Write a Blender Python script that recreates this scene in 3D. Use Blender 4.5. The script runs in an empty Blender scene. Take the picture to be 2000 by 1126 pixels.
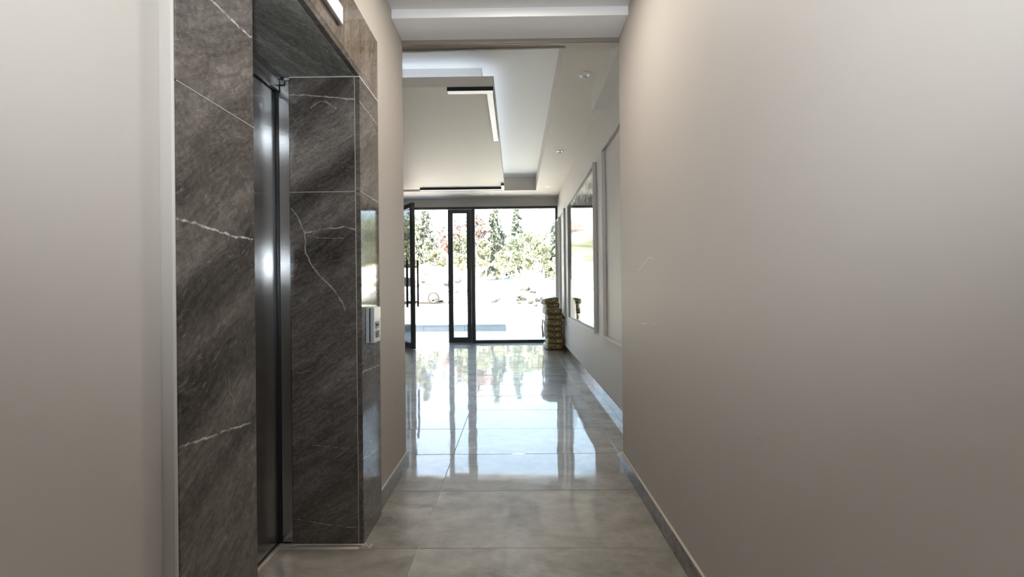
import bpy, bmesh, math, random
from mathutils import Vector, Matrix, noise

random.seed(7)
S = bpy.context.scene
C = S.collection

# ------------------------------------------------------------------ camera
YAW, PITCH, ROLL, FPX, CAM_H = 0.00798, 0.00152, 0.01027, 889.0, 1.2
_f = Vector((-math.sin(YAW) * math.cos(PITCH), math.cos(YAW) * math.cos(PITCH), math.sin(PITCH)))
_r = Vector((math.cos(YAW), math.sin(YAW), 0))
_d = _f.cross(_r)
_r2 = _r * math.cos(ROLL) + _d * math.sin(ROLL)
_d2 = _d * math.cos(ROLL) - _r * math.sin(ROLL)
cam = bpy.data.cameras.new('camera')
cam.sensor_width = 36.0
cam.lens = FPX / 2000.0 * 36.0
cam.clip_start, cam.clip_end = 0.02, 300
cam_o = bpy.data.objects.new('camera', cam)
C.objects.link(cam_o)
m = Matrix((( _r2.x, -_d2.x, -_f.x), (_r2.y, -_d2.y, -_f.y), (_r2.z, -_d2.z, -_f.z))).to_4x4()
m.translation = (0, 0, CAM_H)
cam_o.matrix_world = m
S.camera = cam_o

# ------------------------------------------------------------------ view, world, sun, lamps
vs = S.view_settings
vs.view_transform = 'Standard'
vs.look = 'None'
vs.gamma = 1.0
vs.use_curve_mapping = False
vs.exposure = 0.0
S.cycles.max_bounces = 10
S.cycles.diffuse_bounces = 5
S.cycles.glossy_bounces = 5
S.cycles.transparent_max_bounces = 12
S.cycles.sample_clamp_indirect = 20.0
S.cycles.caustics_reflective = False
S.cycles.caustics_refractive = False

SKY = 5.0
SUN = 60.0
w = bpy.data.worlds.new('sky')
S.world = w
w.use_nodes = True
nt = w.node_tree
nt.nodes.clear()
tc = nt.nodes.new('ShaderNodeTexCoord')
sp = nt.nodes.new('ShaderNodeSeparateXYZ')
nt.links.new(tc.outputs['Generated'], sp.inputs[0])
rp = nt.nodes.new('ShaderNodeValToRGB')
rp.color_ramp.elements[0].position = 0.0
rp.color_ramp.elements[0].color = (0.64, 0.78, 0.98, 1)
rp.color_ramp.elements[1].position = 0.7
rp.color_ramp.elements[1].color = (0.55, 0.75, 1.0, 1)
nt.links.new(sp.outputs['Z'], rp.inputs[0])
bg = nt.nodes.new('ShaderNodeBackground')
bg.inputs['Strength'].default_value = SKY
nt.links.new(rp.outputs[0], bg.inputs['Color'])
wo = nt.nodes.new('ShaderNodeOutputWorld')
nt.links.new(bg.outputs[0], wo.inputs[0])

sun = bpy.data.lights.new('sun', 'SUN')
sun.energy = SUN
sun.color = (1.0, 0.90, 0.76)
sun.angle = math.radians(0.6)
sun_o = bpy.data.objects.new('sun', sun)
C.objects.link(sun_o)
sun_o.rotation_euler = Vector((0.35, 0.8, -1.6)).to_track_quat('-Z', 'Y').to_euler()


def lamp(name, kind, loc, energy, col, size):
    l = bpy.data.lights.new(name, kind)
    l.energy = energy
    l.color = col
    if kind == 'AREA':
        l.shape = 'DISK'
        l.size = size
    else:
        l.shadow_soft_size = size
    o = bpy.data.objects.new(name, l)
    C.objects.link(o)
    o.location = loc
    return o


LAMP = (0.86, 0.95, 1.04)
lamp('corridor_bulb', 'POINT', (0.0, 0.0, 2.64), 28, LAMP, 0.05)
lamp('corridor_fill_light', 'AREA', (0.0, 2.30, 2.945), 21, (1.0, 0.94, 0.86), 0.2)  # added fill light, unseen, brightens the far part of the corridor
# hand-held flash just above the camera, its head tilted up and forward
fl = lamp('camera_flash', 'SPOT', (0.0, -0.05, 1.46), 104, LAMP, 0.03)
fl.data.spot_size = math.radians(165)
fl.data.spot_blend = 1.0
fl.rotation_euler = Vector((0.0, 0.75, 0.70)).to_track_quat('-Z', 'Y').to_euler()

# ------------------------------------------------------------------ helpers
WLOC = {}


def finish(name, bm, mat, parent=None, smooth=False, loc=None, kind=None):
    """link a bmesh given in world coordinates as one object"""
    if loc is None:
        xs = [v.co.x for v in bm.verts]; ys = [v.co.y for v in bm.verts]; zs = [v.co.z for v in bm.verts]
        loc = Vector(((min(xs) + max(xs)) / 2, (min(ys) + max(ys)) / 2, min(zs)))
    loc = Vector(loc)
    for v in bm.verts:
        v.co -= loc
    me = bpy.data.meshes.new(name)
    bm.normal_update()
    bm.to_mesh(me)
    bm.free()
    for mm in (mat if isinstance(mat, (list, tuple)) else [mat]):
        me.materials.append(mm)
    if smooth:
        for p in me.polygons:
            p.use_smooth = True
    o = bpy.data.objects.new(name, me)
    C.objects.link(o)
    WLOC[o.name] = loc
    if parent is not None:
        o.parent = parent
        o.location = loc - WLOC[parent.name]
    else:
        o.location = loc
    if kind:
        o['kind'] = kind
    return o


def tag(o, label, cat, group=None):
    o['label'] = label
    o['category'] = cat
    if group:
        o['group'] = group
    return o


def thing(name, loc, label, cat, group=None, kind=None):
    o = bpy.data.objects.new(name, None)
    o.empty_display_size = 0.1
    C.objects.link(o)
    o.location = loc
    WLOC[o.name] = Vector(loc)
    if label:
        tag(o, label, cat, group)
    if kind:
        o['kind'] = kind
    return o


def bx(bm, x0, x1, y0, y1, z0, z1, bev=0.0, mi=0, seg=1):
    r = bmesh.ops.create_cube(bm, size=1.0)
    vs_ = r['verts']
    for v in vs_:
        v.co = Vector(((x0 + x1) / 2 + v.co.x * (x1 - x0), (y0 + y1) / 2 + v.co.y * (y1 - y0), (z0 + z1) / 2 + v.co.z * (z1 - z0)))
    fs = set(f for v in vs_ for f in v.link_faces)
    for f in fs:
        f.material_index = mi
    if bev > 0:
        es = list(set(e for v in vs_ for e in v.link_edges))
        bmesh.ops.bevel(bm, geom=es, offset=bev, segments=seg, affect='EDGES', profile=0.5)
    return vs_


def box(name, x0, x1, y0, y1, z0, z1, mat, parent=None, bev=0.0, kind=None, seg=1):
    bm = bmesh.new()
    bx(bm, x0, x1, y0, y1, z0, z1, bev, 0, seg)
    return finish(name, bm, mat, parent, kind=kind)


def cyl(bm, p0, p1, r0, r1=None, n=16, cap=True, mi=0):
    p0, p1 = Vector(p0), Vector(p1)
    r1 = r0 if r1 is None else r1
    ax = (p1 - p0).normalized()
    a = ax.orthogonal().normalized()
    b = ax.cross(a)
    A = [bm.verts.new(p0 + (a * math.cos(t) + b * math.sin(t)) * r0) for t in [2 * math.pi * i / n for i in range(n)]]
    B = [bm.verts.new(p1 + (a * math.cos(t) + b * math.sin(t)) * r1) for t in [2 * math.pi * i / n for i in range(n)]]
    for i in range(n):
        f = bm.faces.new((A[i], A[(i + 1) % n], B[(i + 1) % n], B[i]))
        f.material_index = mi
        f.smooth = True
    if cap:
        bm.faces.new(A[::-1]).material_index = mi
        bm.faces.new(B).material_index = mi


def lathe(bm, prof, origin, axis=(0, 0, 1), n=32, mi=0):
    """prof: (radius, height along axis)"""
    axis = Vector(axis).normalized()
    a = axis.orthogonal().normalized()
    b = axis.cross(a)
    o = Vector(origin)
    rings = []
    for r, h in prof:
        if r < 1e-6:
            rings.append([bm.verts.new(o + axis * h)])
        else:
            rings.append([bm.verts.new(o + axis * h + (a * math.cos(2 * math.pi * i / n) + b * math.sin(2 * math.pi * i / n)) * r) for i in range(n)])
    for A, B in zip(rings, rings[1:]):
        for i in range(n):
            j = (i + 1) % n
            if len(A) == 1 and len(B) == 1:
                continue
            if len(A) == 1:
                f = bm.faces.new((A[0], B[j], B[i]))
            elif len(B) == 1:
                f = bm.faces.new((A[i], A[j], B[0]))
            else:
                f = bm.faces.new((A[i], A[j], B[j], B[i]))
            f.material_index = mi
            f.smooth = True
    bmesh.ops.recalc_face_normals(bm, faces=bm.faces[:])


# ------------------------------------------------------------------ materials
class NT:
    def __init__(self, name):
        self.m = bpy.data.materials.new(name)
        self.m.use_nodes = True
        self.t = self.m.node_tree
        self.t.nodes.clear()
        self.out = self.t.nodes.new('ShaderNodeOutputMaterial')

    def n(self, typ, **kw):
        nd = self.t.nodes.new(typ)
        for k, v in kw.items():
            setattr(nd, k, v)
        return nd

    def l(self, a, b):
        self.t.links.new(a, b)

    def setin(self, sock, v):
        if isinstance(v, bpy.types.NodeSocket):
            self.l(v, sock)
        else:
            sock.default_value = v

    def math(self, op, a, b=0.0, c=None, clamp=False):
        nd = self.n('ShaderNodeMath', operation=op, use_clamp=clamp)
        self.setin(nd.inputs[0], a)
        self.setin(nd.inputs[1], b)
        if c is not None:
            self.setin(nd.inputs[2], c)
        return nd.outputs[0]

    def vmath(self, op, a, b=(0, 0, 0), scale=None):
        nd = self.n('ShaderNodeVectorMath', operation=op)
        self.setin(nd.inputs[0], a)
        if op not in ('LENGTH', 'NORMALIZE', 'SCALE'):
            self.setin(nd.inputs[1], b)
        if scale is not None:
            self.setin(nd.inputs['Scale'], scale)
        return nd.outputs['Value'] if op in ('LENGTH', 'DOT_PRODUCT', 'DISTANCE') else nd.outputs['Vector']

    def noise(self, vec, scale, detail=4, rough=0.55, dist=0.0):
        nd = self.n('ShaderNodeTexNoise')
        self.l(vec, nd.inputs['Vector'])
        nd.inputs['Scale'].default_value = scale
        nd.inputs['Detail'].default_value = detail
        nd.inputs['Roughness'].default_value = rough
        nd.inputs['Distortion'].default_value = dist
        return nd

    def ramp(self, fac, stops):
        nd = self.n('ShaderNodeValToRGB')
        el = nd.color_ramp.elements
        while len(el) < len(stops):
            el.new(0.5)
        for e, (p, c) in zip(el, stops):
            e.position = p
            e.color = (c, c, c, 1) if isinstance(c, (int, float)) else (*c, 1)
        self.l(fac, nd.inputs[0])
        return nd.outputs[0]

    def mix(self, fac, a, b, mode='MIX'):
        nd = self.n('ShaderNodeMix', data_type='RGBA', blend_type=mode)
        self.setin(nd.inputs[0], fac)
        for s, v in ((nd.inputs[6], a), (nd.inputs[7], b)):
            if isinstance(v, bpy.types.NodeSocket):
                self.l(v, s)
            else:
                s.default_value = (*v, 1)
        return nd.outputs[2]

    def pos(self):
        return self.n('ShaderNodeNewGeometry').outputs['Position']

    def bsdf(self, col, rough=0.5, metal=0.0, spec=0.5, **kw):
        b = self.n('ShaderNodeBsdfPrincipled')
        if isinstance(col, bpy.types.NodeSocket):
            self.l(col, b.inputs['Base Color'])
        else:
            b.inputs['Base Color'].default_value = (*col, 1)
        self.setin(b.inputs['Roughness'], rough)
        b.inputs['Metallic'].default_value = metal
        b.inputs['Specular IOR Level'].default_value = spec
        for k, v in kw.items():
            self.setin(b.inputs[k.replace('_', ' ')], v)
        self.l(b.outputs[0], self.out.inputs[0])
        self.b = b
        return b

    def bump(self, h, strength=0.1, dist=0.01):
        nd = self.n('ShaderNodeBump')
        nd.inputs['Strength'].default_value = strength
        nd.inputs['Distance'].default_value = dist
        self.l(h, nd.inputs['Height'])
        self.l(nd.outputs[0], self.b.inputs['Normal'])


def plain(name, col, rough=0.5, metal=0.0, spec=0.5, var=0.06, scale=6.0, emit=None):
    t = NT(name)
    nz = t.noise(t.pos(), scale, 3)
    lo = tuple(c * (1 - var) for c in col)
    hi = tuple(min(1, c * (1 + var)) for c in col)
    t.bsdf(t.mix(nz.outputs['Fac'], lo, hi), rough, metal, spec)
    if emit:
        t.b.inputs['Emission Color'].default_value = (*emit[0], 1)
        t.b.inputs['Emission Strength'].default_value = emit[1]
    return t.m


def segment_mask(t, P, A, B, wid, soft=0.0):
    """1 on the segment A-B fading to 0 at distance wid"""
    A, B = Vector(A), Vector(B)
    ba = B - A
    pa = t.vmath('SUBTRACT', P, tuple(A))
    d = t.vmath('DOT_PRODUCT', pa, tuple(ba / ba.length_squared))
    d = t.math('MULTIPLY', d, 1.0, clamp=True)
    q = t.vmath('SCALE', tuple(ba), scale=d)
    q2 = t.vmath('SUBTRACT', pa, q)
    ln = t.vmath('LENGTH', q2)
    nd = t.n('ShaderNodeMapRange', interpolation_type='SMOOTHSTEP')
    t.l(ln, nd.inputs[0])
    nd.inputs[1].default_value = wid * soft
    nd.inputs[2].default_value = wid
    nd.inputs[3].default_value = 1.0
    nd.inputs[4].default_value = 0.0
    return nd.outputs[0]


def polyline(t, P, pts, wid):
    cur = None
    for a, b in zip(pts, pts[1:]):
        mk = segment_mask(t, P, a, b, wid)
        cur = mk if cur is None else t.math('MAXIMUM', cur, mk)
    return cur


def marble(name, along, across, normal, veins=(), bands=(), tint=(1, 1, 1), rough=0.06, gain=1.0):
    t = NT(name)
    P = t.pos()
    u = t.vmath('DOT_PRODUCT', P, along)
    v = t.vmath('DOT_PRODUCT', P, across)
    n_ = t.vmath('DOT_PRODUCT', P, normal)
    cv = t.n('ShaderNodeCombineXYZ')
    for s, k, i in ((u, 1.6, 0), (v, 7.5, 1), (n_, 2.0, 2)):
        t.l(t.math('MULTIPLY', s, k), cv.inputs[i])
    warp = t.noise(P, 3.0, 3)
    wv = t.vmath('SCALE', t.vmath('SUBTRACT', warp.outputs['Color'], (0.5, 0.5, 0.5)), scale=0.75)
    pv = t.vmath('ADD', cv.outputs[0], wv)
    big = t.noise(pv, 0.75, 6, 0.62, 0.4)
    fine = t.noise(pv, 9.0, 9, 0.80, 0.25)
    grit = t.noise(P, 60.0, 4, 0.8)
    tot = t.math('ADD', t.math('MULTIPLY', big.outputs['Fac'], 0.46), t.math('MULTIPLY', fine.outputs['Fac'], 0.50))
    tot = t.math('ADD', tot, t.math('MULTIPLY', t.math('SUBTRACT', grit.outputs['Fac'], 0.5), 0.30))
    for A, B, wid, amt in bands:
        dp = t.vmath('ADD', P, t.vmath('SCALE', t.vmath('SUBTRACT', warp.outputs['Color'], (0.5, 0.5, 0.5)), scale=0.16))
        tot = t.math('ADD', tot, t.math('MULTIPLY', segment_mask(t, dp, A, B, wid, 0.25), amt))
    g = gain * 1.42
    col = t.ramp(tot, [(0.30, (0.020 * g, 0.017 * g, 0.014 * g)), (0.46, (0.062 * g, 0.052 * g, 0.044 * g)),
                       (0.58, (0.115 * g, 0.098 * g, 0.084 * g)), (0.74, (0.26 * g, 0.235 * g, 0.21 * g))])
    # pale flecks and hairline veins
    fl = t.noise(pv, 16, 5, 0.7)
    col = t.mix(t.math('MULTIPLY', t.ramp(fl.outputs['Fac'], [(0.58, 0.0), (0.72, 1.0)]), 0.5), col, (0.33, 0.29, 0.25))
    vw = t.n('ShaderNodeTexVoronoi', feature='DISTANCE_TO_EDGE')
    t.l(t.vmath('ADD', P, t.vmath('SCALE', warp.outputs['Color'], scale=0.35)), vw.inputs['Vector'])
    vw.inputs['Scale'].default_value = 3.2
    gate = t.ramp(t.noise(P, 5.0, 2).outputs['Fac'], [(0.58, 0.0), (0.66, 1.0)])
    hl = t.math('MULTIPLY', t.ramp(vw.outputs['Distance'], [(0.0, 1.0), (0.006, 0.0)]), gate)
    col = t.mix(t.math('MULTIPLY', hl, 0.3), col, (0.42, 0.39, 0.35))
    wob = t.noise(P, 22, 4, 0.65)
    dp = t.vmath('ADD', P, t.vmath('SCALE', t.vmath('SUBTRACT', wob.outputs['Color'], (0.5, 0.5, 0.5)), scale=0.022))
    for pts, wid, amt in veins:
        mk = polyline(t, dp, pts, wid)
        brk = t.ramp(t.noise(P, 30, 2).outputs['Fac'], [(0.3, 0.35), (0.55, 1.0)])
        col = t.mix(t.math('MULTIPLY', t.math('MULTIPLY', mk, amt), brk), col, (0.62, 0.59, 0.55))
    col = t.mix(1.0, col, tint, 'MULTIPLY')
    dust = t.ramp(t.noise(P, 2.5, 4).outputs['Fac'], [(0.4, rough), (0.75, rough * 2.2)])
    t.bsdf(col, dust, 0.0, 0.5)
    return t.m


def paint(name, col, rough=0.6, scuffs=(), var=0.02):
    t = NT(name)
    P = t.pos()
    nz = t.noise(P, 1.3, 4)
    c = t.mix(nz.outputs['Fac'], tuple(k * (1 - var) for k in col), tuple(k * (1 + var) for k in col))
    for pts, wid, colr, amt in scuffs:
        c = t.mix(t.math('MULTIPLY', polyline(t, P, pts, wid), amt), c, colr)
    t.bsdf(c, rough, 0.0, 0.3)
    t.bump(t.noise(P, 160, 2).outputs['Fac'], 0.05, 0.002)
    return t.m


M = {}
WALL = (0.455, 0.41, 0.365)
M['paint'] = paint('wall_paint', WALL)
M['paint_lobby'] = paint('lobby_wall_paint', (0.60, 0.58, 0.56))
M['paint_scuffed'] = paint('wall_paint_scuffed', WALL, scuffs=[
    ([(0.72, 2.67, 1.304), (0.72, 2.56, 1.332), (0.72, 2.48, 1.36), (0.72, 2.435, 1.363), (0.72, 2.372, 1.348)], 0.0045, (0.70, 0.68, 0.66), 0.7),
    ([(0.72, 2.628, 0.993), (0.72, 2.524, 1.006)], 0.004, (0.70, 0.68, 0.66), 0.7),
    ([(0.72, 2.42, 1.012), (0.72, 2.357, 1.014)], 0.0035, (0.68, 0.66, 0.64), 0.5),
    ([(0.72, 1.38, 0.744), (0.72, 1.35, 0.748)], 0.004, (0.30, 0.28, 0.26), 0.5)])
M['ceiling'] = paint('ceiling_paint', (0.70, 0.69, 0.68))
M['ceiling_cream'] = paint('ceiling_cream_paint', (0.70, 0.645, 0.60))
M['ceiling_white'] = paint('ceiling_white_paint', (0.86, 0.86, 0.86))
M['plaster'] = paint('plaster_edge', (0.74, 0.73, 0.72), 0.7)
M['shade_brown'] = plain('shade_brown_strip', (0.24, 0.205, 0.175), 0.6)  # brown holds the shade of a dim soffit strip
M['grey_shade_socket'] = plain('shade_and_socket_grey', (0.30, 0.29, 0.28), 0.6)  # soffit shadow as a grey colour, also used on the socket insert
M['grout'] = plain('grout', (0.50, 0.46, 0.40), 0.8, var=0.12, scale=20)
M['dusty'] = plain('dusty_grout', (0.50, 0.44, 0.36), 0.85, var=0.2, scale=30)
M['alu'] = plain('charcoal_aluminium', (0.040, 0.046, 0.052), 0.38, 0.0, 0.5)
M['black'] = plain('black_plastic', (0.012, 0.012, 0.013), 0.4)
M['handle'] = plain('black_handle', (0.018, 0.018, 0.02), 0.35)
M['white_plastic'] = plain('white_plastic', (0.78, 0.78, 0.77), 0.4)
M['lens'] = plain('lamp_lens', (0.55, 0.58, 0.62), 0.2)
M['chrome'] = plain('satin_chrome', (0.62, 0.63, 0.64), 0.22, 1.0)
M['silver'] = plain('silver_anodised', (0.46, 0.48, 0.49), 0.42, 0.25)
M['diffuser'] = plain('light_diffuser', (0.85, 0.84, 0.82), 0.5, emit=((1.0, 0.97, 0.93), 0.45))
M['rubber'] = plain('rubber', (0.012, 0.012, 0.013), 0.7)


def steel(name):
    t = NT(name)
    P = t.pos()
    sc = t.vmath('MULTIPLY', P, (180, 180, 1.5))
    g = t.noise(sc, 1.0, 3)
    c = t.mix(g.outputs['Fac'], (0.47, 0.47, 0.47), (0.53, 0.53, 0.525))
    t.bsdf(c, t.ramp(g.outputs['Fac'], [(0.3, 0.19), (0.7, 0.22)]), 1.0)
    t.b.inputs['Anisotropic'].default_value = 0.85
    tg = t.n('ShaderNodeTangent', direction_type='RADIAL', axis='Z')
    t.l(tg.outputs[0], t.b.inputs['Tangent'])
    return t.m


M['steel'] = steel('brushed_steel')


def glass(name, tint=(0.95, 0.98, 0.97)):
    t = NT(name)
    tr = t.n('ShaderNodeBsdfTransparent')
    tr.inputs[0].default_value = (*tint, 1)
    gl = t.n('ShaderNodeBsdfGlossy')
    gl.inputs['Roughness'].default_value = 0.0
    fr = t.n('ShaderNodeFresnel')
    fr.inputs['IOR'].default_value = 1.25
    smudge = t.noise(t.pos(), 3.0, 3)
    fac = t.math('ADD', t.math('MULTIPLY', fr.outputs[0], 0.9), t.math('MULTIPLY', smudge.outputs['Fac'], 0.004), clamp=True)
    mx = t.n('ShaderNodeMixShader')
    t.l(fac, mx.inputs[0])
    t.l(tr.outputs[0], mx.inputs[1])
    t.l(gl.outputs[0], mx.inputs[2])
    t.l(mx.outputs[0], t.out.inputs[0])
    return t.m


M['glass'] = glass('clear_glass')


def floor_mat():
    t = NT('polished_porcelain')
    P = t.pos()
    rnd = t.n('ShaderNodeObjectInfo').outputs['Random']
    off = t.n('ShaderNodeCombineXYZ')
    t.l(t.math('MULTIPLY', rnd, 40.0), off.inputs[0])
    t.l(t.math('MULTIPLY', rnd, 23.0), off.inputs[1])
    Q = t.vmath('ADD', P, off.outputs[0])
    st = t.vmath('MULTIPLY', Q, (1.0, 2.1, 1.0))
    n1 = t.noise(st, 1.7, 7, 0.62, 0.7)
    n2 = t.noise(Q, 11, 5, 0.65)
    f = t.math('ADD', t.math('MULTIPLY', n1.outputs['Fac'], 0.7), t.math('MULTIPLY', n2.outputs['Fac'], 0.3))
    c = t.ramp(f, [(0.36, (0.150, 0.126, 0.099)), (0.5, (0.285, 0.248, 0.205)), (0.63, (0.40, 0.352, 0.298))])
    vv = t.n('ShaderNodeTexVoronoi', feature='DISTANCE_TO_EDGE')
    t.l(t.vmath('ADD', Q, t.vmath('SCALE', n1.outputs['Color'], scale=0.8)), vv.inputs['Vector'])
    vv.inputs['Scale'].default_value = 1.3
    gate = t.ramp(t.noise(Q, 2.2, 2).outputs['Fac'], [(0.5, 0.0), (0.6, 1.0)])
    hl = t.math('MULTIPLY', t.ramp(vv.outputs['Distance'], [(0.0, 1.0), (0.012, 0.0)]), gate)
    c = t.mix(t.math('MULTIPLY', hl, 0.25), c, (0.42, 0.40, 0.37))
    d = t.noise(P, 5.0, 6, 0.7)
    dust = t.ramp(d.outputs['Fac'], [(0.50, 0.0), (0.72, 1.0)])
    c = t.mix(t.math('MULTIPLY', dust, 0.22), c, (0.45, 0.41, 0.35))
    rg = t.math('ADD', 0.035, t.math('MULTIPLY', dust, 0.10))
    t.bsdf(c, 0.42, 0.0, 0.6)
    t.b.inputs['Coat Weight'].default_value = 1.0
    t.b.inputs['Coat IOR'].default_value = 1.5
    t.l(rg, t.b.inputs['Coat Roughness'])
    wav = t.noise(t.vmath('ADD', P, t.vmath('SCALE', off.outputs[0], scale=0.3)), 2.6, 1, 0.4)
    t.bump(wav.outputs['Fac'], 0.35, 0.006)
    t.l(t.b.inputs['Normal'].links[0].from_socket, t.b.inputs['Coat Normal'])
    return t.m


M['tile'] = floor_mat()
M['skirting'] = marble('skirting_porcelain', (0, 1, 0.2), (0, -0.2, 1), (1, 0, 0), gain=1.25, rough=0.1)

# ================================================================== THE SHELL
CY = 3.107            # corner where corridor meets lobby
RW, LW = 0.72, -0.76  # corridor walls
LR = 0.955            # lobby right wall
LL = -4.2             # lobby left wall
DY = 10.25            # entrance plane
ZC, ZR = 3.245, 3.505  # lobby ceiling border and recess
ZK = 2.958            # corridor ceiling
BACK = -8.0

# ---- floor: grout bed plus separate porcelain tiles
bm = bmesh.new()
bx(bm, LL - 0.3, LR + 0.3, BACK - 0.2, DY + 0.05, -0.16, -0.0024)
floor = finish('floor', bm, M['grout'], kind='structure')
TX, TY, G = 1.2, 0.603, 0.004
rx, ry = -0.465, 2.1145


def clip_rects(x0, x1, y0, y1):
    """plan areas where the floor is open"""
    if y0 >= CY:
        areas = [(LL, LR, y0, DY)]
    elif y1 > CY:      # row running through the mouth of the corridor
        areas = [(-0.745, RW, y0, y1), (LL, -0.749, CY, y1), (RW + 0.004, LR, CY, y1)]
    else:
        areas = [(-0.745, RW, BACK, y1), (-1.115, -0.749, 1.27, 2.135)]
        if y1 > 1.27 and y0 < 2.135:
            areas = [(-1.115 if y0 >= 1.27 else -0.745, RW, y0, min(y1, 2.135) if y0 < 2.0 else y1)] if y0 >= 1.27 and y1 <= 2.135 else areas
    out = []
    for a, b, c, d in areas:
        u0, u1, w0, w1 = max(x0, a), min(x1, b), max(y0, c), min(y1, d)
        if u1 - u0 > 0.02 and w1 - w0 > 0.02:
            out.append((u0, u1, w0, w1))
    return out


tile_meshes = {}
for j in range(-5, 14):
    for i in range(-4, 2):
        x0, x1 = rx + i * TX + G / 2, rx + (i + 1) * TX - G / 2
        y0, y1 = ry + j * TY + G / 2, ry + (j + 1) * TY - G / 2
        for (u0, u1, w0, w1) in clip_rects(x0, x1, y0, y1):
            key = (round(u1 - u0, 3), round(w1 - w0, 3))
            if key not in tile_meshes:
                bm = bmesh.new()
                bx(bm, -(u1 - u0) / 2, (u1 - u0) / 2, -(w1 - w0) / 2, (w1 - w0) / 2, -0.010, 0.0, 0.0008)
                me = bpy.data.meshes.new('floor_tile')
                bm.to_mesh(me)
                bm.free()
                me.materials.append(M['tile'])
                tile_meshes[key] = me
            o = bpy.data.objects.new('floor_tile', tile_meshes[key])
            C.objects.link(o)
            o.parent = floor
            o.location = Vector(((u0 + u1) / 2, (w0 + w1) / 2, 0.0)) - WLOC['floor']
            o.rotation_euler = (max(-0.0028, min(0.0028, random.gauss(0, 0.0014) + (-0.0015 if j == 1 else 0.0))), max(-0.0018, min(0.0018, random.gauss(0, 0.0010))), 0)

# ---- corridor walls (with a doorway hole for the lift on the left)
box('wall_right', RW, LR + 0.25, BACK, CY, 0, 3.6, M['paint_scuffed'], kind='structure')
box('wall_left', -1.6, LW, BACK, 0.967, 0, 3.6, M['paint'], kind='structure')
box('wall_left_end', -1.6, LW, 2.4385, CY, 0, 3.6, M['paint'], kind='structure')
box('wall_left_top', -1.6, LW, 0.967, 2.4385, 2.5365, 3.6, M['paint'], kind='structure')
box('wall_shaft', -1.9, -1.36, 0.967, 2.4385, 0, 2.5365, M['paint'], kind='structure')
box('wall_back', LW - 0.2, RW + 0.2, BACK - 0.2, BACK, 0, 3.6, M['paint'], kind='structure')
box('ceiling_corridor', LW, RW, BACK, 2.842, ZK, ZK + 0.3, M['ceiling'], kind='structure')
# dropped beam at the mouth of the corridor
box('trim_1', LW, RW, 2.842, CY, 2.902, 3.6, M['ceiling_white'], kind='structure')
# made-up brown strip under the beam's far edge, its colour standing for shade
box('trim_2', LW, RW, CY - 0.012, CY + 0.001, 2.876, 2.902, M['shade_brown'], kind='structure')

# ---- skirting
def skirting(name, axis, fixed0, fixed1, a0, a1, z1, step, first):
    o = thing(name, (((fixed0 + fixed1) / 2), (a0 + a1) / 2, 0) if axis == 'y' else ((a0 + a1) / 2, (fixed0 + fixed1) / 2, 0), None, None, kind='structure')
    cuts = [a0]
    c = first
    while c < a1:
        if c > a0 + 0.02:
            cuts.append(c)
        c += step
    cuts.append(a1)
    inner = fixed0 if abs(fixed0) < abs(fixed1) else fixed1
    outer = fixed1 if inner == fixed0 else fixed0
    sgn = 1 if outer > inner else -1
    tin = inner + sgn * 0.0065
    for p, q in zip(cuts, cuts[1:]):
        lo, hi = sorted((inner, tin))
        box('baseboard_tile', lo, hi, p + 0.001, q - 0.001, 0.001, z1, M['skirting'], o, 0.0008)
    lo, hi = sorted((tin, outer))
    box('mortar_edge', lo, hi, a0, a1, 0.001, z1 - 0.0015, M['dusty'], o)
    return o


skirting('baseboard_right', 'y', 0.701, RW, BACK, CY + 0.012, 0.086, 1.2, ry - 4 * 1.206)
skirting('baseboard_left', 'y', -0.743, LW, 2.437, CY + 0.012, 0.098, 1.2, ry)
skirting('baseboard_lobby', 'y', LR - 0.014, LR, CY + 0.02, DY - 0.06, 0.10, 0.603, ry)

# ---- lobby walls
box('wall_lobby_right', LR, LR + 0.25, CY, DY + 0.25, 0, 3.8, M['paint_lobby'], kind='structure')
box('wall_lobby_left', LL - 0.25, LL, CY - 0.25, DY + 0.25, 0, 3.8, M['paint_lobby'], kind='structure')
box('wall_lobby_back', LL, -1.6, CY - 0.25, CY, 0, 3.8, M['paint_lobby'], kind='structure')
bm = bmesh.new()
bx(bm, LL - 0.25, LR + 0.25, DY - 0.02, DY + 0.28, 3.062, 6.3)
bx(bm, LL - 0.25, -2.86, DY - 0.02, DY + 0.28, 0, 3.062)
bx(bm, LR + 0.0, 8.0, DY + 0.0, DY + 0.28, 0, 6.3)
bx(bm, -14.0, LL - 0.25, DY + 0.0, DY + 0.28, 0, 6.3)
finish('wall_front', bm, M['paint_lobby'], kind='structure')
# roof slab keeps the sun out
box('ceiling_slab', -14.0, 8.0, BACK - 0.5, DY + 0.28, 3.8, 4.0, M['ceiling'], kind='structure')

# ---- lobby ceiling: border soffit around a shallow recess
RX0, RX1, RY0, RY1 = -3.2, 0.442, 3.87, 9.43
bm = bmesh.new()
bx(bm, RX1, LR, CY, DY, ZC, 3.8)
bx(bm, LL, RX0, CY, DY, ZC, 3.8)
bx(bm, RX0, RX1, CY, RY0, ZC, 3.8)
bx(bm, RX0, RX1, RY1, DY, ZC, 3.8)
bx(bm, RX0, RX1, RY0, RY1, ZR, 3.8, 0.0, 1)
ceil_l = finish('ceiling_lobby', bm, [M['ceiling_cream'], M['ceiling_white']], kind='structure')
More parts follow.
